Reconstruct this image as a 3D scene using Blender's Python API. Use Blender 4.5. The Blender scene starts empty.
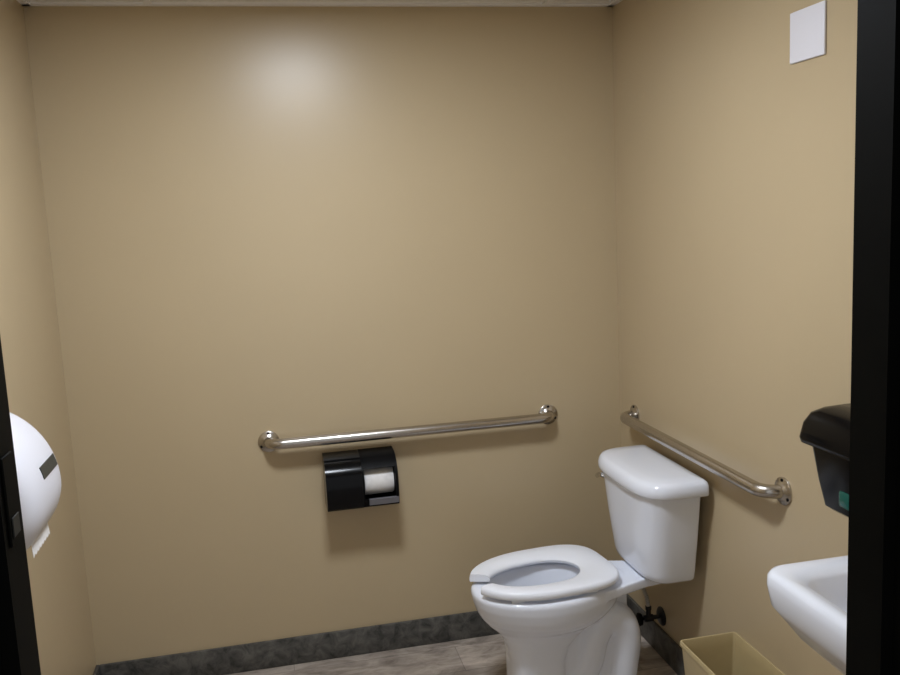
import bpy, bmesh, math
from mathutils import Vector, Matrix

S = bpy.context.scene
COL = S.collection
PI = math.pi

# ------------------------------------------------------------------ room
XL, XR, YB, ZC = -0.684, 1.311, 3.117, 2.348     # left wall, right wall, back wall, ceiling
YF = 0.95                                          # inner face of the wall with the doorway
DX0, DX1, DTOP = -0.2640, 0.708, 2.04               # clear door opening
BASE_H = 0.104

# ------------------------------------------------------------------ materials
def new_mat(name):
    m = bpy.data.materials.new(name); m.use_nodes = True
    nt = m.node_tree
    return m, nt, nt.nodes['Principled BSDF']

def srgb(r, g, b):
    f = lambda c: c / 12.92 if c <= 0.04045 else ((c + 0.055) / 1.055) ** 2.4
    return (f(r / 255), f(g / 255), f(b / 255), 1)

def plain(name, col, rough=0.4, metal=0.0, spec=0.5, coat=0.0, noise=0.04, nscale=30, bump=0.0, bscale=200):
    m, nt, p = new_mat(name)
    p.inputs['Roughness'].default_value = rough
    p.inputs['Metallic'].default_value = metal
    p.inputs['Specular IOR Level'].default_value = spec
    p.inputs['Coat Weight'].default_value = coat
    p.inputs['Coat Roughness'].default_value = 0.08
    tc = nt.nodes.new('ShaderNodeTexCoord')
    n = nt.nodes.new('ShaderNodeTexNoise'); n.inputs['Scale'].default_value = nscale
    n.inputs['Detail'].default_value = 4
    nt.links.new(tc.outputs['Object'], n.inputs['Vector'])
    r = nt.nodes.new('ShaderNodeValToRGB')
    r.color_ramp.elements[0].position = 0.3; r.color_ramp.elements[1].position = 0.7
    r.color_ramp.elements[0].color = tuple(c * (1 - noise) for c in col[:3]) + (1,)
    r.color_ramp.elements[1].color = tuple(min(1, c * (1 + noise)) for c in col[:3]) + (1,)
    nt.links.new(n.outputs['Fac'], r.inputs['Fac']); nt.links.new(r.outputs['Color'], p.inputs['Base Color'])
    if bump:
        n2 = nt.nodes.new('ShaderNodeTexNoise'); n2.inputs['Scale'].default_value = bscale
        nt.links.new(tc.outputs['Object'], n2.inputs['Vector'])
        b = nt.nodes.new('ShaderNodeBump'); b.inputs['Strength'].default_value = bump
        b.inputs['Distance'].default_value = 0.002
        nt.links.new(n2.outputs['Fac'], b.inputs['Height']); nt.links.new(b.outputs['Normal'], p.inputs['Normal'])
    return m

M = {}
M['paint'] = plain('tan_wall_paint', srgb(187, 169, 137), rough=0.33, spec=0.5, noise=0.015, nscale=3, bump=0.03, bscale=90)
M['porcelain'] = plain('white_porcelain', (0.80, 0.835, 0.92, 1), rough=0.12, spec=0.5, noise=0.0)
M['seat'] = plain('white_seat_plastic', (0.85, 0.88, 0.95, 1), rough=0.28, noise=0.0)
M['steel'] = plain('brushed_steel', (0.50, 0.47, 0.43, 1), rough=0.25, metal=1.0, noise=0.03, nscale=60)
M['chrome'] = plain('chrome', (0.7, 0.7, 0.7, 1), rough=0.1, metal=1.0, noise=0.0)
M['black'] = plain('gloss_black_plastic', (0.003, 0.003, 0.0035, 1), rough=0.17, spec=0.16, noise=0.05)
M['matte_black'] = plain('matte_black_plastic', (0.004, 0.004, 0.0045, 1), rough=0.45, spec=0.07, noise=0.05)
M['frame'] = plain('black_door_paint', (0.0022, 0.0023, 0.0019, 1), rough=0.6, spec=0.045, noise=0.2, nscale=15)
M['white_plastic'] = plain('white_plastic', (0.74, 0.75, 0.82, 1), rough=0.35, noise=0.0)
M['badge'] = plain('dark_badge', (0.03, 0.036, 0.034, 1), rough=0.4, noise=0.3, nscale=90)
M['paper'] = plain('white_paper', (0.80, 0.79, 0.78, 1), rough=0.9, spec=0.1, noise=0.05, nscale=60, bump=0.2, bscale=300)
M['core'] = plain('grey_card', (0.30, 0.26, 0.2, 1), rough=0.9, noise=0.1)
M['bin'] = plain('tan_bin_plastic', srgb(184, 166, 124), rough=0.4, noise=0.03, bump=0.1, bscale=500)
M['plate'] = plain('white_plate_plastic', (0.76, 0.76, 0.82, 1), rough=0.4, noise=0.0)
M['hose'] = plain('dark_braided_hose', (0.02, 0.02, 0.022, 1), rough=0.35, metal=0.3, noise=0.4, nscale=400)
M['pale_hose'] = plain('pale_braided_hose', (0.42, 0.40, 0.36, 1), rough=0.45, noise=0.25, nscale=300)
M['grey_plastic'] = plain('grey_plastic', (0.16, 0.16, 0.18, 1), rough=0.3, noise=0.0)
M['dark_metal'] = plain('dark_metal', (0.03, 0.03, 0.027, 1), rough=0.6, metal=0.5, noise=0.1)
M['tbar'] = plain('white_ceiling_grid', (0.82, 0.80, 0.78, 1), rough=0.5, noise=0.0)

# water in the bowl
m, nt, p = new_mat('bowl_water'); M['water'] = m
p.inputs['Base Color'].default_value = (0.75, 0.78, 0.8, 1); p.inputs['Roughness'].default_value = 0.02
p.inputs['Transmission Weight'].default_value = 1.0; p.inputs['IOR'].default_value = 1.33
# teal window
m, nt, p = new_mat('teal_soap_window'); M['teal'] = m
p.inputs['Base Color'].default_value = (0.006, 0.085, 0.068, 1); p.inputs['Roughness'].default_value = 0.15
# diffuser
m, nt, p = new_mat('lit_diffuser'); M['light'] = m
p.inputs['Base Color'].default_value = (0.9, 0.9, 0.9, 1)
p.inputs['Emission Color'].default_value = (0.94, 1.0, 1.09, 1); p.inputs['Emission Strength'].default_value = 38.0

# slate-look base tile
def stone(name, dark, light, scale, rough, stretch=(1, 1, 1), plank=None):
    m, nt, p = new_mat(name); N = nt.nodes; L = nt.links
    p.inputs['Roughness'].default_value = rough; p.inputs['Specular IOR Level'].default_value = 0.35
    tc = N.new('ShaderNodeTexCoord'); mp = N.new('ShaderNodeMapping'); mp.inputs['Scale'].default_value = stretch
    L.new(tc.outputs['Object'], mp.inputs['Vector'])
    n1 = N.new('ShaderNodeTexNoise'); n1.inputs['Scale'].default_value = scale; n1.inputs['Detail'].default_value = 9
    n1.inputs['Roughness'].default_value = 0.66; n1.inputs['Distortion'].default_value = 0.6
    L.new(mp.outputs['Vector'], n1.inputs['Vector'])
    r = N.new('ShaderNodeValToRGB'); e = r.color_ramp.elements
    e[0].position = 0.34; e[0].color = dark; e[1].position = 0.68; e[1].color = light
    L.new(n1.outputs['Fac'], r.inputs['Fac'])
    out = r.outputs['Color']
    if plank:
        br = N.new('ShaderNodeTexBrick')
        br.inputs['Scale'].default_value = 1.0; br.inputs['Mortar Size'].default_value = 0.0016
        br.inputs['Brick Width'].default_value = plank[0]; br.inputs['Row Height'].default_value = plank[1]
        br.inputs['Color1'].default_value = (0.82, 0.82, 0.82, 1); br.inputs['Color2'].default_value = (1.1, 1.1, 1.1, 1)
        br.inputs['Mortar'].default_value = (0.6, 0.6, 0.6, 1)
        L.new(tc.outputs['Object'], br.inputs['Vector'])
        mx = N.new('ShaderNodeMixRGB'); mx.blend_type = 'MULTIPLY'; mx.inputs['Fac'].default_value = 1
        L.new(out, mx.inputs['Color1']); L.new(br.outputs['Color'], mx.inputs['Color2'])
        out = mx.outputs['Color']
    L.new(out, p.inputs['Base Color'])
    b = N.new('ShaderNodeBump'); b.inputs['Strength'].default_value = 0.15; b.inputs['Distance'].default_value = 0.003
    L.new(n1.outputs['Fac'], b.inputs['Height']); L.new(b.outputs['Normal'], p.inputs['Normal'])
    return m
M['base'] = stone('slate_base_tile', srgb(48, 48, 47), srgb(106, 104, 99), 20, 0.55)
M['floor'] = stone('grey_brown_floor', srgb(128, 118, 109), srgb(202, 190, 178), 6, 0.45, stretch=(1.2, 3, 1), plank=(1.2, 0.18))
M['ceil'] = plain('ceiling_tile', (0.80, 0.77, 0.73, 1), rough=0.9, spec=0.1, noise=0.06, nscale=120, bump=0.4, bscale=180)

# ------------------------------------------------------------------ mesh helpers
def wloc(o):
    v = Vector((0, 0, 0))
    while o is not None:
        v += o.location; o = o.parent
    return v

def obj(name, bm, mat, parent=None, smooth=True, angle=40, origin=None):
    """link bm (world coordinates) as one mesh object"""
    me = bpy.data.meshes.new(name)
    off = wloc(parent) if parent else (Vector(origin) if origin else Vector((0, 0, 0)))
    bmesh.ops.recalc_face_normals(bm, faces=bm.faces)
    bmesh.ops.translate(bm, verts=bm.verts, vec=-off)
    bm.to_mesh(me); bm.free()
    me.materials.append(M[mat])
    if smooth:
        me.shade_smooth(); me.set_sharp_from_angle(angle=math.radians(angle))
    o = bpy.data.objects.new(name, me); COL.objects.link(o)
    if parent: o.parent = parent
    else: o.location = off
    return o

def thing(name, label, cat, loc, group=None):
    o = bpy.data.objects.new(name, None); COL.objects.link(o)
    o.location = loc; o.empty_display_size = 0.05
    o['label'] = label; o['category'] = cat
    if group: o['group'] = group
    return o

def tag(o, label, cat):
    o['label'] = label; o['category'] = cat; return o

def add_box(bm, x0, x1, y0, y1, z0, z1, bev=0.0, seg=2):
    r = bmesh.ops.create_cube(bm, size=1.0)
    vs = r['verts']
    bmesh.ops.scale(bm, vec=(x1 - x0, y1 - y0, z1 - z0), verts=vs)
    bmesh.ops.translate(bm, vec=((x0 + x1) / 2, (y0 + y1) / 2, (z0 + z1) / 2), verts=vs)
    if bev:
        es = list({e for v in vs for e in v.link_edges})
        bmesh.ops.bevel(bm, geom=es, offset=bev, segments=seg, profile=0.5, affect='EDGES')
    return bm

def box(*a, **k): return add_box(bmesh.new(), *a, **k)

def add_loft(bm, rings, cap0=True, cap1=True, closed=True):
    vr = [[bm.verts.new(p) for p in r] for r in rings]
    n = len(rings[0])
    for a, b in zip(vr, vr[1:]):
        for i in range(n if closed else n - 1):
            j = (i + 1) % n
            bm.faces.new((a[i], a[j], b[j], b[i]))
    if cap0: bm.faces.new(list(reversed(vr[0])))
    if cap1: bm.faces.new(vr[-1])
    return bm

def add_tube(bm, pts, r, n=16, cap=True):
    pts = [Vector(p) for p in pts]
    rr = r if isinstance(r, (list, tuple)) else [r] * len(pts)
    rings = []; prev = None
    for i, p in enumerate(pts):
        t = (pts[min(i + 1, len(pts) - 1)] - pts[max(i - 1, 0)]).normalized()
        if prev is None:
            a = t.orthogonal().normalized()
        else:
            a = (prev - t * prev.dot(t)).normalized()
        prev = a; b = t.cross(a)
        rings.append([p + (a * math.cos(2 * PI * k / n) + b * math.sin(2 * PI * k / n)) * rr[i] for k in range(n)])
    return add_loft(bm, rings, cap, cap)

def smooth_path(pts, n=8):
    """Catmull-Rom through the points"""
    P = [Vector(p) for p in pts]; P = [P[0] * 2 - P[1]] + P + [P[-1] * 2 - P[-2]]
    out = []
    for i in range(1, len(P) - 2):
        for k in range(n):
            t = k / n
            a, b, c, d = P[i - 1], P[i], P[i + 1], P[i + 2]
            out.append(0.5 * ((2 * b) + (c - a) * t + (2 * a - 5 * b + 4 * c - d) * t * t + (3 * b - a - 3 * c + d) * t ** 3))
    out.append(P[-2]); return out

def add_lathe(bm, prof, centre, axis, n=28):
    """prof: (distance along axis, radius)"""
    ax = Vector(axis).normalized(); a = ax.orthogonal().normalized(); b = ax.cross(a); c = Vector(centre)
    rings = [[c + ax * d + (a * math.cos(2 * PI * k / n) + b * math.sin(2 * PI * k / n)) * max(r, 1e-4) for k in range(n)] for d, r in prof]
    return add_loft(bm, rings)

def add_prism(bm, prof, axis, a0, a1):
    """prof: 2D polygon; axis 'x': prof is (y,z); axis 'y': prof is (x,z)"""
    f = (lambda a, p: (a, p[0], p[1])) if axis == 'x' else (lambda a, p: (p[0], a, p[1]))
    return add_loft(bm, [[f(a0, p) for p in prof], [f(a1, p) for p in prof]])

def bevel_all(bm, off, seg=2, ang=30):
    es = [e for e in bm.edges if len(e.link_faces) == 2 and e.calc_face_angle(0) > math.radians(ang)]
    bmesh.ops.bevel(bm, geom=es, offset=off, segments=seg, profile=0.5, affect='EDGES', clamp_overlap=True)
    return bm

def spow(c, e): return math.copysign(abs(c) ** e, c)

def egg(z, xf, xb, hw, xm, yc, n=2.0, cnt=64, nb=None):
    out = []
    for k in range(cnt):
        th = 2 * PI * k / cnt; c, s = math.cos(th), math.sin(th)
        e = 2 / ((nb or n) if c > 0 else n)
        out.append((xm + (xb - xm if c > 0 else xm - xf) * spow(c, e), yc + hw * spow(s, e), z))
    return out

def fuse(o, voxel, it=10):
    """weld overlapping solids into one smooth skin"""
    md = o.modifiers.new('r', 'REMESH'); md.mode = 'VOXEL'; md.voxel_size = voxel; md.use_smooth_shade = True
    sm = o.modifiers.new('s', 'SMOOTH'); sm.factor = 0.5; sm.iterations = it
    dg = bpy.context.evaluated_depsgraph_get(); dg.update()
    me = bpy.data.meshes.new_from_object(o.evaluated_get(dg))
    mats = [x for x in o.data.materials]
    o.modifiers.clear(); o.data = me
    me.materials.clear()
    for x in mats: me.materials.append(x)
    me.shade_smooth()

def struct(name, bm, mat, parent=None, **k):
    o = obj(name, bm, mat, parent, **k); o['kind'] = 'structure'; return o

# ------------------------------------------------------------------ setting
T = 0.12
FY0 = -0.9
struct('floor', box(-1.6, XR + T, FY0, YB + T, -0.1, 0), 'floor', smooth=False)
struct('ceiling', box(XL - T, XR + T, 0.77, YB + T, ZC, ZC + 0.1), 'ceil', smooth=False)
struct('wall_back', box(XL - T, XR + T, YB, YB + T, 0, ZC), 'paint', smooth=False)
struct('wall_left', box(XL - T, XL, 0.77, YB, 0, ZC), 'paint', smooth=False)
struct('wall_right', box(XR, XR + T, 0.77, YB, 0, ZC), 'paint', smooth=False)
bm = bmesh.new()                                     # wall with the doorway
add_box(bm, XL, DX0 - 0.05, 0.79, YF - 0.012, 0, ZC)
add_box(bm, DX1 + 0.05, XR, 0.79, YF - 0.012, 0, ZC)
add_box(bm, DX0 - 0.05, DX1 + 0.05, 0.79, YF - 0.012, DTOP + 0.05, ZC)
struct('wall_front', bm, 'paint', smooth=False)

# door frame: stop on the room side, rebate on the hall side
YS = 0.885
def frame_prof(x, s):        # s=+1: jamb body lies towards +x
    return [(x, YF), (x, YS), (x + s * 0.016, YS), (x + s * 0.016, 0.77), (x + s * 0.075, 0.77), (x + s * 0.075, 0.79),
            (x + s * 0.05, 0.79), (x + s * 0.05, YF - 0.012), (x + s * 0.06, YF - 0.012), (x + s * 0.06, YF)]
bm = bmesh.new()
for x, s in ((DX0, -1), (DX1, 1)):
    pr = frame_prof(x, s)
    add_loft(bm, [[(a, b, 0) for a, b in pr], [(a, b, DTOP + 0.06) for a, b in pr]])
pr = frame_prof(DTOP, 1)
add_loft(bm, [[(DX0 - 0.05, b, a) for a, b in pr], [(DX1 + 0.05, b, a) for a, b in pr]])
frame = struct('trim_1', bm, 'frame', smooth=False)
bm = box(DX0, DX0 + 0.003, YS + 0.012, YS + 0.046, 1.32, 1.41, bev=0.001, seg=1)
sp = struct('strike_plate', bm, 'frame', frame)
bm = box(DX0 + 0.003, DX0 + 0.0045, YS + 0.018, YS + 0.040, 1.328, 1.348, bev=0.0005, seg=1)
struct('strike_lip', bm, 'dark_metal', sp)

# skirting
def baseb(name, x0, x1, y0, y1):
    struct(name, box(x0, x1, y0, y1, 0, BASE_H, bev=0.003, seg=2), 'base')
baseb('baseboard_back', XL + 0.012, XR - 0.012, YB - 0.012, YB)
baseb('baseboard_left', XL, XL + 0.012, YF, YB)
baseb('baseboard_right', XR - 0.012, XR, YF, YB)
# ceiling grid: wall angle and tees
bm = bmesh.new()
add_box(bm, XL, XR, YB - 0.024, YB, ZC - 0.008, ZC)
add_box(bm, XL, XR, YF - 0.012, YF + 0.012, ZC - 0.008, ZC)
add_box(bm, XL, XL + 0.024, YF, YB, ZC - 0.008, ZC)
add_box(bm, XR - 0.024, XR, YF, YB, ZC - 0.008, ZC)
struct('trim_2', bm, 'tbar', smooth=False)
bm = bmesh.new()
for x in (-0.30, 1.05): add_box(bm, x - 0.012, x + 0.012, YF, YB - 0.024, ZC - 0.006, ZC)
for y in (1.35, 2.56): add_box(bm, XL + 0.024, XR - 0.024, y - 0.012, y + 0.012, ZC - 0.006, ZC)
struct('trim_3', bm, 'tbar', smooth=False)

# ------------------------------------------------------------------ ceiling light
LX, LY = 0.20, 1.97
t = thing('ceiling_light', 'round flat lit ceiling light above the middle of the floor', 'light', (LX, LY, ZC - 0.013))
bm = bmesh.new()
add_lathe(bm, [(0, 0.0), (0, 0.19), (-0.005, 0.195), (-0.011, 0.187), (-0.013, 0.175), (-0.012, 0.168), (-0.008, 0.165), (-0.008, 0)], (LX, LY, ZC), (0, 0, 1), 48)
obj('housing', bm, 'white_plastic', t)
bm = bmesh.new()
add_lathe(bm, [(-0.0085, 0), (-0.0085, 0.163), (-0.0112, 0.160), (-0.0116, 0)], (LX, LY, ZC), (0, 0, 1), 48)
obj('diffuser', bm, 'light', t)

# ------------------------------------------------------------------ toilet
YC = 2.604
t = thing('toilet', 'white two-piece toilet with open-front seat against the right wall', 'toilet', (0.95, YC, 0))
bm = bmesh.new()
rings = [egg(z, a, b, h, xm, YC, n, 72, nb) for z, a, b, h, xm, n, nb in (
    (0.000, 0.680, 0.88, 0.108, 0.78, 3.2, 3.6), (0.030, 0.686, 0.87, 0.101, 0.78, 3.4, 3.8),
    (0.100, 0.690, 0.865, 0.096, 0.78, 3.4, 3.8), (0.180, 0.688, 0.868, 0.094, 0.78, 3.2, 3.6),
    (0.225, 0.680, 0.890, 0.094, 0.79, 2.8, 3.0), (0.258, 0.668, 0.935, 0.097, 0.80, 2.4, 2.5),
    (0.282, 0.648, 0.975, 0.108, 0.81, 2.2, 2.2), (0.304, 0.623, 1.015, 0.136, 0.82, 2.0, 2.0),
    (0.330, 0.602, 1.045, 0.162, 0.82, 2.0, 1.9), (0.352, 0.590, 1.062, 0.172, 0.82, 2.0, 1.9),
    (0.385, 0.579, 1.080, 0.178, 0.82, 2.05, 1.8), (0.412, 0.575, 1.085, 0.179, 0.82, 2.1, 1.75),
    (0.423, 0.580, 1.085, 0.174, 0.82, 2.1, 1.75), (0.426, 0.592, 1.065, 0.162, 0.82, 2.1, 1.8),
    (0.425, 0.634, 0.985, 0.128, 0.81, 2.1, 2.0), (0.405, 0.642, 0.975, 0.120, 0.81, 2.1, 2.0),
    (0.345, 0.662, 0.950, 0.108, 0.80, 2.0, 2.0), (0.275, 0.705, 0.920, 0.084, 0.80, 2.0, 2.0),
    (0.230, 0.740, 0.885, 0.062, 0.80, 2.0, 2.0))]
add_loft(bm, rings)
# deck the tank stands on
dk = [(0.98, 0.138), (1.03, 0.120), (1.09, 0.098), (1.14, 0.080), (1.20, 0.070), (1.27, 0.066)]
pl = [(x, YC - w) for x, w in dk] + [(x, YC + w) for x, w in reversed(dk)]
add_loft(bm, [[(x, y, 0.388) for x, y in pl], [(x, y, 0.4205) for x, y in pl]])
# web and trapway
add_box(bm, 0.84, 1.05, YC - 0.068, YC + 0.068, 0.0, 0.28)
add_box(bm, 0.97, 1.09, YC - 0.035, YC + 0.035, 0.20, 0.40)
add_box(bm, 0.76, 1.110, YC - 0.104, YC + 0.104, 0.0, 0.028, bev=0.01)
for s in (-1, 1):
    v = YC + s * 0.045
    path = smooth_path([(0.85, v, 0.055), (0.905, v, 0.085), (0.945, v, 0.15), (0.965, v, 0.235), (1.005, v, 0.288), (1.055, v, 0.276), (1.076, v, 0.21), (1.064, v, 0.12), (1.048, v, 0.01)], 8)
    add_tube(bm, path, [0.043 + 0.010 * min(1, i / 24) for i in range(len(path))], 20)
bowl = obj('bowl', bm, 'porcelain', t)
fuse(bowl, 0.005, 4)
bm = bmesh.new()
add_loft(bm, [egg(0.262, 0.712, 0.913, 0.0795, 0.80, YC, 2), egg(0.269, 0.709, 0.916, 0.082, 0.80, YC, 2)])
obj('water', bm, 'water', t)

# seat: U-shaped ring, open at the front
def seat_pt(u, which):
    """u 0..1 round the U from one prong tip to the other, rear in the middle"""
    gap = 0.28
    th = -PI + gap + u * 2 * (PI - gap)     # angle, 0 = rear
    c, s = math.cos(th), math.sin(th)
    if which == 'o':
        e = 2 / (4.0 if c > 0 else 2.1)
        return Vector((0.825 + (0.222 if c > 0 else 0.253) * spow(c, e), YC + (0.180 if c < 0 else 0.180 - 0.012 * c ** 2) * spow(s, e), 0))
    e = 2 / 2.1
    return Vector((0.814 + (0.130 if c > 0 else 0.178) * spow(c, e), YC + 0.094 * spow(s, e), 0))
CA, SA = math.cos(math.radians(6)), math.sin(math.radians(6))
SZ0, SZ1 = 0.4375, 0.4620
rings = []
NU = 96
for i in range(NU + 1):
    u = i / NU
    o_, i_ = seat_pt(u, 'o'), seat_pt(u, 'i')
    for q in (o_, i_):                       # the seat sits a little askew on its hinges
        dx, dy = q.x - 0.82, q.y - YC
        q.x, q.y = 0.82 + dx * CA - dy * SA, YC + 0.010 + dx * SA + dy * CA
    d = (o_ - i_)
    sec = []
    for f, z in ((0.0, SZ0 + 0.004), (0.03, SZ0), (0.97, SZ0), (1.0, SZ0 + 0.005), (1.0, SZ1 - 0.010), (0.965, SZ1 - 0.003), (0.90, SZ1), (0.55, SZ1 + 0.001), (0.2, SZ1 - 0.003), (0.06, SZ1 - 0.008), (0.0, SZ1 - 0.013)):
        p = i_ + d * f; sec.append((p.x, p.y, z))
    rings.append(sec)
bm = bmesh.new(); add_loft(bm, rings)
seat = obj('seat', bm, 'seat', t, angle=50)
for s in (-1, 1):
    bm = bmesh.new()
    add_tube(bm, [(1.022, YC + 0.02 + s * 0.055, 0.442), (1.022, YC + 0.02 + s * 0.090, 0.442)], 0.010, 16)
    add_box(bm, 1.012, 1.034, YC + 0.02 + s * 0.072 - 0.012, YC + 0.02 + s * 0.072 + 0.012, 0.421, 0.442, bev=0.004)
    obj('hinge', bm, 'seat', seat)
for x, s in ((0.69, -1), (0.69, 1), (0.93, -1), (0.93, 1)):
    w = 0.132
    obj('bumper', box(x - 0.02, x + 0.02, YC + s * w - 0.007, YC + s * w + 0.007, 0.4255, 0.4385, bev=0.002), 'seat', seat)

TX, TY = 1.292, 2.622                        # back and middle of the tank
def tank_ring(z, W, D, e, xb=TX, n=3.6, cnt=48, rc=0.012):
    pts = []
    for k in range(cnt + 1):
        th = PI * k / cnt; c, s = math.cos(th), math.sin(th)
        pts.append((xb - e - (D - e) * abs(s) ** (2 / n), TY + W * spow(c, 2 / n), z))
    for k in range(5):                       # rounded back corners
        a = PI / 2 * k / 4
        pts.append((xb - rc + rc * math.sin(a), TY - W + rc - rc * math.cos(a), z))
    for k in range(5):
        a = PI / 2 * k / 4
        pts.append((xb - rc + rc * math.cos(a), TY + W - rc + rc * math.sin(a), z))
    return pts
bm = bmesh.new()
TB = TX - 0.020                              # the body's back; the lid overhangs it
add_loft(bm, [tank_ring(0.4212, 0.145, 0.122, 0.05, TB), tank_ring(0.424, 0.165, 0.140, 0.06, TB), tank_ring(0.434, 0.177, 0.150, 0.06, TB), tank_ring(0.452, 0.182, 0.154, 0.06, TB),
              tank_ring(0.58, 0.204, 0.169, 0.06, TB), tank_ring(0.724, 0.224, 0.182, 0.065, TB)])
obj('tank', bm, 'porcelain', t)
bm = bmesh.new()
add_loft(bm, [tank_ring(0.724, 0.228, 0.205, 0.065), tank_ring(0.7255, 0.238, 0.214, 0.065), tank_ring(0.731, 0.241, 0.217, 0.066), tank_ring(0.746, 0.241, 0.217, 0.066),
              tank_ring(0.758, 0.239, 0.213, 0.066), tank_ring(0.768, 0.233, 0.203, 0.065, TX - 0.003), tank_ring(0.773, 0.220, 0.185, 0.062, TX - 0.008), tank_ring(0.776, 0.17, 0.13, 0.045, TX - 0.03), tank_ring(0.7765, 0.06, 0.07, 0.03, TX - 0.06)])
obj('tank_lid', bm, 'porcelain', t, angle=60)
bm = bmesh.new()
ly = TY + 0.185
lx = 1.115
add_lathe(bm, [(-0.03, 0.014), (0.004, 0.014), (0.008, 0.011), (0.014, 0.009)], (lx, ly, 0.693), (-1, 0, 0), 20)
add_tube(bm, smooth_path([(lx - 0.010, ly - 0.004, 0.693), (lx - 0.014, ly + 0.015, 0.690), (lx - 0.012, ly + 0.030, 0.684), (lx - 0.008, ly + 0.045, 0.676)], 5), [0.007] * 15 + [0.008], 12)
o = obj('flush_lever', bm, 'chrome', t); o['label'] = 'chrome flush lever'

VY, VZ = 2.775, 0.150
bm = bmesh.new()
add_tube(bm, smooth_path([(XR - 0.052, VY, VZ + 0.046), (XR - 0.056, VY + 0.006, VZ + 0.08), (XR - 0.072, VY + 0.022, VZ + 0.13), (XR - 0.085, VY + 0.030, VZ + 0.18), (XR - 0.090, VY + 0.030, 0.4245)], 8), 0.0075, 14)
add_lathe(bm, [(0, 0.012), (0.022, 0.012), (0.023, 0.009)], (XR - 0.090, VY + 0.030, 0.400), (0, 0, 1), 8)
o = obj('supply_hose', bm, 'pale_hose', t); o['label'] = 'pale supply hose below the tank'

# shut-off valve behind the toilet

t = thing('shutoff_valve', 'dark water shut-off valve low on wall behind the toilet', 'valve', (XR, VY, VZ))
bm = bmesh.new(); add_lathe(bm, [(0, 0.034), (0.004, 0.034), (0.010, 0.026), (0.012, 0.012)], (XR, VY, VZ), (-1, 0, 0), 24)
obj('escutcheon', bm, 'hose', t)
bm = bmesh.new(); add_lathe(bm, [(0.008, 0.008), (0.035, 0.008), (0.036, 0.013), (0.068, 0.013), (0.07, 0.008)], (XR, VY, VZ), (-1, 0, 0), 20)
add_lathe(bm, [(0, 0.009), (0.032, 0.009), (0.033, 0.011), (0.045, 0.011)], (XR - 0.052, VY, VZ), (0, 0, 1), 16)
obj('valve_body', bm, 'hose', t)
bm = bmesh.new(); add_lathe(bm, [(0.066, 0.005), (0.080, 0.005), (0.081, 0.022), (0.090, 0.024), (0.094, 0.016)], (XR, VY, VZ), (-1, 0, 0), 12)
obj('handle', bm, 'matte_black', t)

# ------------------------------------------------------------------ grab bars
def arc_bar(p0, p1, out, ra=0.05, reach=0.057):
    """wall-to-wall path of a grab bar: out of the wall, bend, along, bend, into the wall"""
    p0, p1, out = Vector(p0), Vector(p1), Vector(out); d = (p1 - p0).normalized()
    pts = [p0, p0 + out * max(0.002, reach - ra)]
    c = p0 + out * (reach - ra) + d * ra
    for k in range(1, 11):
        a = PI / 2 * k / 10; pts.append(c - d * ra * math.cos(a) + out * ra * math.sin(a))
    c = p1 + out * (reach - ra) - d * ra
    for k in range(0, 11):
        a = PI / 2 * k / 10; pts.append(c + d * ra * math.sin(a) + out * ra * math.cos(a))
    pts += [p1]
    return pts
def grab_bar(label, p0, p1, out):
    t = thing('grab_bar', label, 'grab bar', p0, 'wall grab bars')
    bm = bmesh.new(); add_tube(bm, arc_bar(p0, p1, out), 0.0188, 24); obj('bar', bm, 'steel', t, angle=60)
    for p in (p0, p1):
        bm = bmesh.new()
        add_lathe(bm, [(0, 0.038), (0.004, 0.038), (0.0055, 0.0365), (0.0065, 0.030), (0.012, 0.023), (0.016, 0.018)], p, out, 32)
        f = obj('flange', bm, 'steel', t)
        o_ = Vector(out); a = Vector((0, 0, 1)); b = o_.cross(a)
        for k in range(3):
            th = PI / 2 + 2 * PI * k / 3
            q = Vector(p) + (b * math.cos(th) + a * math.sin(th)) * 0.0305
            bm = bmesh.new(); add_lathe(bm, [(0.004, 0.005), (0.0078, 0.005), (0.009, 0.003), (0.009, 0)], q, out, 12)
            obj('screw', bm, 'matte_black', f)
    return t
BZ = 0.850
grab_bar('long brushed steel grab bar on back wall above black paper holder', (-0.028, YB, BZ), (1.016, YB, BZ), (0, -1, 0))
grab_bar('brushed steel grab bar on right wall just above the toilet tank', (XR, 2.978, BZ), (XR, 2.023, BZ), (-1, 0, 0))

# ------------------------------------------------------------------ toilet paper holder on the back wall
HX0, HX1, HXm = 0.156, 0.411, 0.278
t = thing('toilet_paper_holder', 'glossy black double toilet paper holder on back wall below long bar', 'paper holder', (0.283, YB, 0.60))
def curve_prof(dz=0.0, k=1.0):
    # (depth, z) from top at wall round the front to bottom at wall
    return [(0.0, 0.788), (0.055, 0.787), (0.085, 0.779), (0.110, 0.763), (0.128, 0.739), (0.138, 0.706), (0.1385, 0.675), (0.137, 0.645), (0.133, 0.622), (0.126, 0.609), (0.0, 0.600)]
cp = curve_prof()
yz = lambda l: [(YB - d + (0.001 if d == 0 else 0), z) for d, z in l]
def prof_at(z):      # outermost depth of the front curve at z
    f = cp[1:-1]
    for (d0, z0), (d1, z1) in zip(f, f[1:]):
        if z1 <= z <= z0: return d0 + (d1 - d0) * (z0 - z) / (z0 - z1)
bm = bmesh.new()
add_prism(bm, yz(cp), 'x', HXm + 0.006, HXm + 0.012)                 # divider
add_prism(bm, yz(cp), 'x', HX1 - 0.010, HX1)                          # right cheek
add_prism(bm, yz([(0, 0.785), (0.012, 0.785), (0.012, 0.605), (0, 0.605)]), 'x', HXm + 0.010, HX1 - 0.008)
zt, zb = 0.746, 0.640
up = [p for p in cp if p[1] > zt] + [(prof_at(zt), zt), (prof_at(zt) - 0.012, zt + 0.004), (0.075, 0.770), (0.0, 0.774)]
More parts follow.
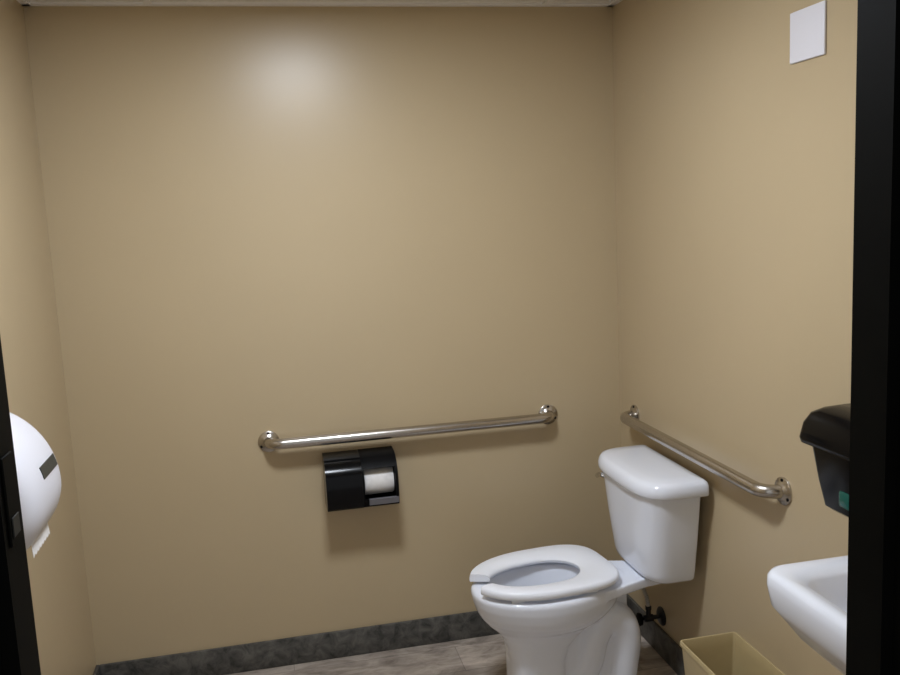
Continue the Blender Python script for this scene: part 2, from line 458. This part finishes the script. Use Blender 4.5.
lo = [(0.0, 0.606), (0.110, 0.614), (prof_at(zb) - 0.012, zb - 0.003), (prof_at(zb), zb)] + [p for p in cp if p[1] < zb]
add_prism(bm, yz(up), 'x', HXm + 0.010, HX1 - 0.008)
add_prism(bm, yz(lo), 'x', HXm + 0.010, HX1 - 0.008)
obj('body', bm, 'matte_black', t, angle=35)
bm = bmesh.new()
cv = [(d, z) for d, z in cp]
add_prism(bm, yz([(d + (0.004 if 0 < i < len(cv) - 1 else 0), z) for i, (d, z) in enumerate(cv)]), 'x', HX0, HXm + 0.006)
obj('cover', bm, 'black', t, angle=65)
bm = bmesh.new()
add_tube(bm, [(HXm + 0.012, YB - 0.068, 0.688), (HX1 - 0.010, YB - 0.068, 0.688)], 0.008, 14)
obj('spindle', bm, 'matte_black', t)
bm = bmesh.new()
add_prism(bm, yz([(0.130, 0.640), (0.1415, 0.640), (0.1355, 0.617), (0.124, 0.617)]), 'x', HXm + 0.026, HX1 - 0.002); bevel_all(bm, 0.002)
o = obj('release_bar', bm, 'grey_plastic', t); o['label'] = 'grey release bar under the roll'
RX0, RX1 = HXm + 0.016, HX1 - 0.013
t = thing('toilet_roll', 'white toilet paper roll showing in right half of black holder', 'toilet paper', (0.345, YB - 0.068, 0.688))
bm = bmesh.new()
n = 40
prof = [(RX0, 0.0225), (RX0, 0.047), (RX0 + 0.003, 0.0495), (RX1 - 0.003, 0.0495), (RX1, 0.047), (RX1, 0.0225), (RX0, 0.0225)]
rings = [[(x, YB - 0.068 + r * math.cos(2 * PI * k / n), 0.688 + r * math.sin(2 * PI * k / n)) for k in range(n)] for x, r in prof]
add_loft(bm, rings, False, False); bmesh.ops.remove_doubles(bm, verts=bm.verts, dist=1e-6)
obj('paper', bm, 'paper', t)
bm = bmesh.new()
prof = [(RX0 - 0.001, 0.0195), (RX0 - 0.001, 0.0222), (RX1 + 0.001, 0.0222), (RX1 + 0.001, 0.0195), (RX0 - 0.001, 0.0195)]
rings = [[(x, YB - 0.068 + r * math.cos(2 * PI * k / n), 0.688 + r * math.sin(2 * PI * k / n)) for k in range(n)] for x, r in prof]
add_loft(bm, rings, False, False); bmesh.ops.remove_doubles(bm, verts=bm.verts, dist=1e-6)
obj('core', bm, 'core', t)

# ------------------------------------------------------------------ towel dispenser on the left wall
DY0, DY1, DZ = 1.90, 2.205, 1.045
t = thing('towel_dispenser', 'white round-fronted paper towel dispenser on left wall behind black door frame', 'towel dispenser', (XL, (DY0 + DY1) / 2, DZ - 0.16))
def cpt(a, k=1.0, g=0.0):    # front curve: taller above the middle than below
    return (XL - 0.001 + k * (0.184 * math.cos(a)) + g * math.cos(a), DZ + k * ((0.200 if a > 0 else 0.150) * math.sin(a)) + g * math.sin(a))
NA = 32
def dome(y, k):
    return [(x, y, z) for x, z in (cpt(-PI / 2 + PI * i / NA, k) for i in range(NA + 1))]
bm = bmesh.new()
lv = [(0, 0.72), (0.003, 0.80), (0.010, 0.87), (0.024, 0.935), (0.045, 0.975), (0.075, 1.0)]
add_loft(bm, [dome(DY0 + d, k) for d, k in lv] + [dome(DY1 - d, k) for d, k in reversed(lv)])
cover = obj('cover', bm, 'white_plastic', t, angle=60)
# badge follows the front curve
bm = bmesh.new()
A0, A1 = 0.22, 0.36
sec = [cpt(A0 + (A1 - A0) * k / 6, 1, 0.002) for k in range(7)] + [cpt(A1 - (A1 - A0) * k / 6, 1, -0.002) for k in range(7)]
add_loft(bm, [[(x, y, z) for x, z in sec] for y in (2.01, 2.135)])
o = obj('badge', bm, 'badge', t); o['label'] = 'dark badge on the white cover'
# paper tail with a torn zig-zag end
bm = bmesh.new()
N_ = 14; top, bot = [], []
for k in range(N_ + 1):
    y = 1.985 + (2.135 - 1.985) * k / N_
    top.append((y, DZ - 0.07)); bot.append((y, 0.922 + (0.006 if k % 2 else 0)))
def sheet(xo):
    return [[(XL + 0.143 + xo, y, z) for y, z in top], [(XL + 0.144 + xo, y, z - 0.03) for y, z in top], [(XL + 0.146 + xo, y, z) for y, z in bot]]
a, b = sheet(0), sheet(0.0008)
add_loft(bm, a + list(reversed(b)), False, False, closed=False)
bmesh.ops.holes_fill(bm, edges=bm.edges)
obj('paper_sheet', bm, 'paper', t)

# ------------------------------------------------------------------ soap dispenser on the right wall
t = thing('soap_dispenser', 'black soap dispenser with teal window on right wall above sink', 'soap dispenser', (XR, 1.685, 0.91))
def blk(bm, levels, r, n=6):
    """levels: (z, depth, y0, y1): rounded at the two front corners"""
    rings = []
    for z, d, y0, y1 in levels:
        pts = [(XR, y0, z)]
        for k in range(n + 1):
            a = PI / 2 * k / n; pts.append((XR - d + r - r * math.sin(a), y0 + r - r * math.cos(a), z))
        for k in range(n + 1):
            a = PI / 2 * k / n; pts.append((XR - d + r - r * math.cos(a), y1 - r + r * math.sin(a), z))
        pts.append((XR, y1, z)); rings.append(pts)
    return add_loft(bm, rings)
bm = blk(bmesh.new(), [(0.912, 0.080, 1.610, 1.725), (0.920, 0.090, 1.600, 1.735), (0.98, 0.100, 1.590, 1.746), (1.070, 0.112, 1.580, 1.758)], 0.02)
obj('body', bm, 'black', t)
bm = blk(bmesh.new(), [(1.060, 0.118, 1.570, 1.770), (1.064, 0.128, 1.564, 1.778), (1.075, 0.131, 1.562, 1.780), (1.110, 0.125, 1.566, 1.774), (1.134, 0.114, 1.574, 1.762), (1.146, 0.095, 1.590, 1.745), (1.150, 0.06, 1.600, 1.735)], 0.026)
obj('cap', bm, 'black', t, angle=60)
bm = box(XR - 0.1035, XR - 0.085, 1.606, 1.660, 0.938, 0.978, bev=0.008)
o = obj('window', bm, 'teal', t); o['label'] = 'teal window'

# ------------------------------------------------------------------ sink on the right wall
SY0, SY1, SX0, SZ = 1.06, 1.590, 0.969, 0.861
SYC = (SY0 + SY1) / 2; SXC = (SX0 + XR) / 2
def rrect(z, x0, x1, y0, y1, r, n=10, rb=None):
    rb = r if rb is None else rb; pts = []
    for (cx, cy, a0, q) in ((x0 + r, y0 + r, PI, r), (x1 - rb, y0 + rb, 1.5 * PI, rb), (x1 - rb, y1 - rb, 0, rb), (x0 + r, y1 - r, PI / 2, r)):
        for k in range(n + 1):
            a = a0 + PI / 2 * k / n; pts.append((cx + q * math.cos(a), cy + q * math.sin(a), z))
    return pts
t = thing('sink', 'white wall-hung sink partly hidden by black right door frame', 'sink', (XR, SYC, SZ - 0.2))
bm = bmesh.new()
R0 = [(SZ - 0.20, SX0 + 0.13, SY0 + 0.16, SY1 - 0.16, 0.05), (SZ - 0.17, SX0 + 0.085, SY0 + 0.10, SY1 - 0.10, 0.06), (SZ - 0.125, SX0 + 0.040, SY0 + 0.045, SY1 - 0.045, 0.06),
      (SZ - 0.090, SX0 + 0.018, SY0 + 0.018, SY1 - 0.018, 0.055), (SZ - 0.072, SX0 + 0.006, SY0 + 0.006, SY1 - 0.006, 0.05), (SZ - 0.030, SX0, SY0, SY1, 0.05), (SZ - 0.012, SX0 + 0.001, SY0 + 0.001, SY1 - 0.001, 0.05),
      (SZ - 0.004, SX0 + 0.006, SY0 + 0.006, SY1 - 0.006, 0.048), (SZ, SX0 + 0.014, SY0 + 0.014, SY1 - 0.014, 0.045)]
rings = [rrect(z, x0, XR + 0.001, y0, y1, r, rb=0.004) for z, x0, y0, y1, r in R0]
inner = [(SZ - 0.001, SX0 + 0.036, XR - 0.10, SY0 + 0.078, SY1 - 0.078, 0.05), (SZ - 0.010, SX0 + 0.041, XR - 0.105, SY0 + 0.083, SY1 - 0.083, 0.05),
         (SZ - 0.05, SX0 + 0.066, XR - 0.115, SY0 + 0.105, SY1 - 0.105, 0.06), (SZ - 0.10, SX0 + 0.105, XR - 0.13, SY0 + 0.12, SY1 - 0.12, 0.06), (SZ - 0.13, SX0 + 0.14, XR - 0.16, SY0 + 0.18, SY1 - 0.18, 0.03)]
rings += [rrect(z, x0, x1, y0, y1, r, rb=r) for z, x0, x1, y0, y1, r in inner]
add_loft(bm, rings)
obj('basin', bm, 'porcelain', t, angle=70)
bm = bmesh.new(); add_lathe(bm, [(0, 0.022), (0.002, 0.022), (0.003, 0.016), (0.0015, 0.012), (0.0015, 0)], (1.125, SYC, SZ - 0.1302), (0, 0, 1), 24)
obj('drain', bm, 'chrome', t)

# ------------------------------------------------------------------ bin
BX0, BX1, BY0, BY1, BH = 1.124, 1.3095, 1.93, 2.268, 0.336
t = thing('wastebasket', 'open tan rectangular wastebasket on floor between toilet and sink', 'bin', ((BX0 + BX1) / 2, (BY0 + BY1) / 2, 0))
bm = bmesh.new()
def brec(z, i, r): return rrect(z, BX0 + i, BX1 - i, BY0 + i, BY1 - i, r * 0.5, 5)
add_loft(bm, [brec(0.0, 0.030, 0.015), brec(0.004, 0.027, 0.018), brec(0.30, 0.006, 0.018), brec(BH - 0.014, 0.0035, 0.018),
              brec(BH - 0.013, 0.0, 0.02), brec(BH - 0.003, 0.0, 0.02), brec(BH, 0.0015, 0.02), brec(BH, 0.0055, 0.017), brec(BH - 0.004, 0.007, 0.016), brec(0.30, 0.009, 0.015), brec(0.008, 0.030, 0.014)])
obj('bin_body', bm, 'bin', t, angle=50)

# ------------------------------------------------------------------ blank plate on the right wall
bm = bmesh.new(); add_box(bm, XR - 0.007, XR, 1.865, 2.002, 1.948, 2.069, bev=0.003, seg=3)
tag(obj('wall_plate', bm, 'plate', origin=(XR, 1.934, 1.948)), 'small white square plate high on the right wall', 'wall plate')

# ------------------------------------------------------------------ camera, world, output
cam = bpy.data.cameras.new('camera'); co = bpy.data.objects.new('camera', cam); COL.objects.link(co)
f, yaw, pitch, roll, H = 875.16, 0.2056, -0.1409, -0.0476, 1.625
F = Vector((math.sin(yaw) * math.cos(pitch), math.cos(yaw) * math.cos(pitch), math.sin(pitch)))
r = Vector((math.cos(yaw), -math.sin(yaw), 0)); u = r.cross(F)
c, s = math.cos(roll), math.sin(roll)
r2 = c * r + s * u; u2 = -s * r + c * u
co.matrix_world = Matrix(((r2.x, u2.x, -F.x, 0), (r2.y, u2.y, -F.y, 0), (r2.z, u2.z, -F.z, H), (0, 0, 0, 1)))
cam.sensor_width = 36.0; cam.lens = f / 900 * 36.0; cam.clip_start = 0.02
S.camera = co
w = bpy.data.worlds.new('dim_hall'); S.world = w; w.use_nodes = True
bg = w.node_tree.nodes['Background']; bg.inputs['Color'].default_value = (0.95, 0.97, 1.0, 1); bg.inputs['Strength'].default_value = 0.22
vs = S.view_settings
vs.view_transform = 'Standard'; vs.look = 'None'; vs.gamma = 1.0; vs.use_curve_mapping = False
vs.exposure = 1.43
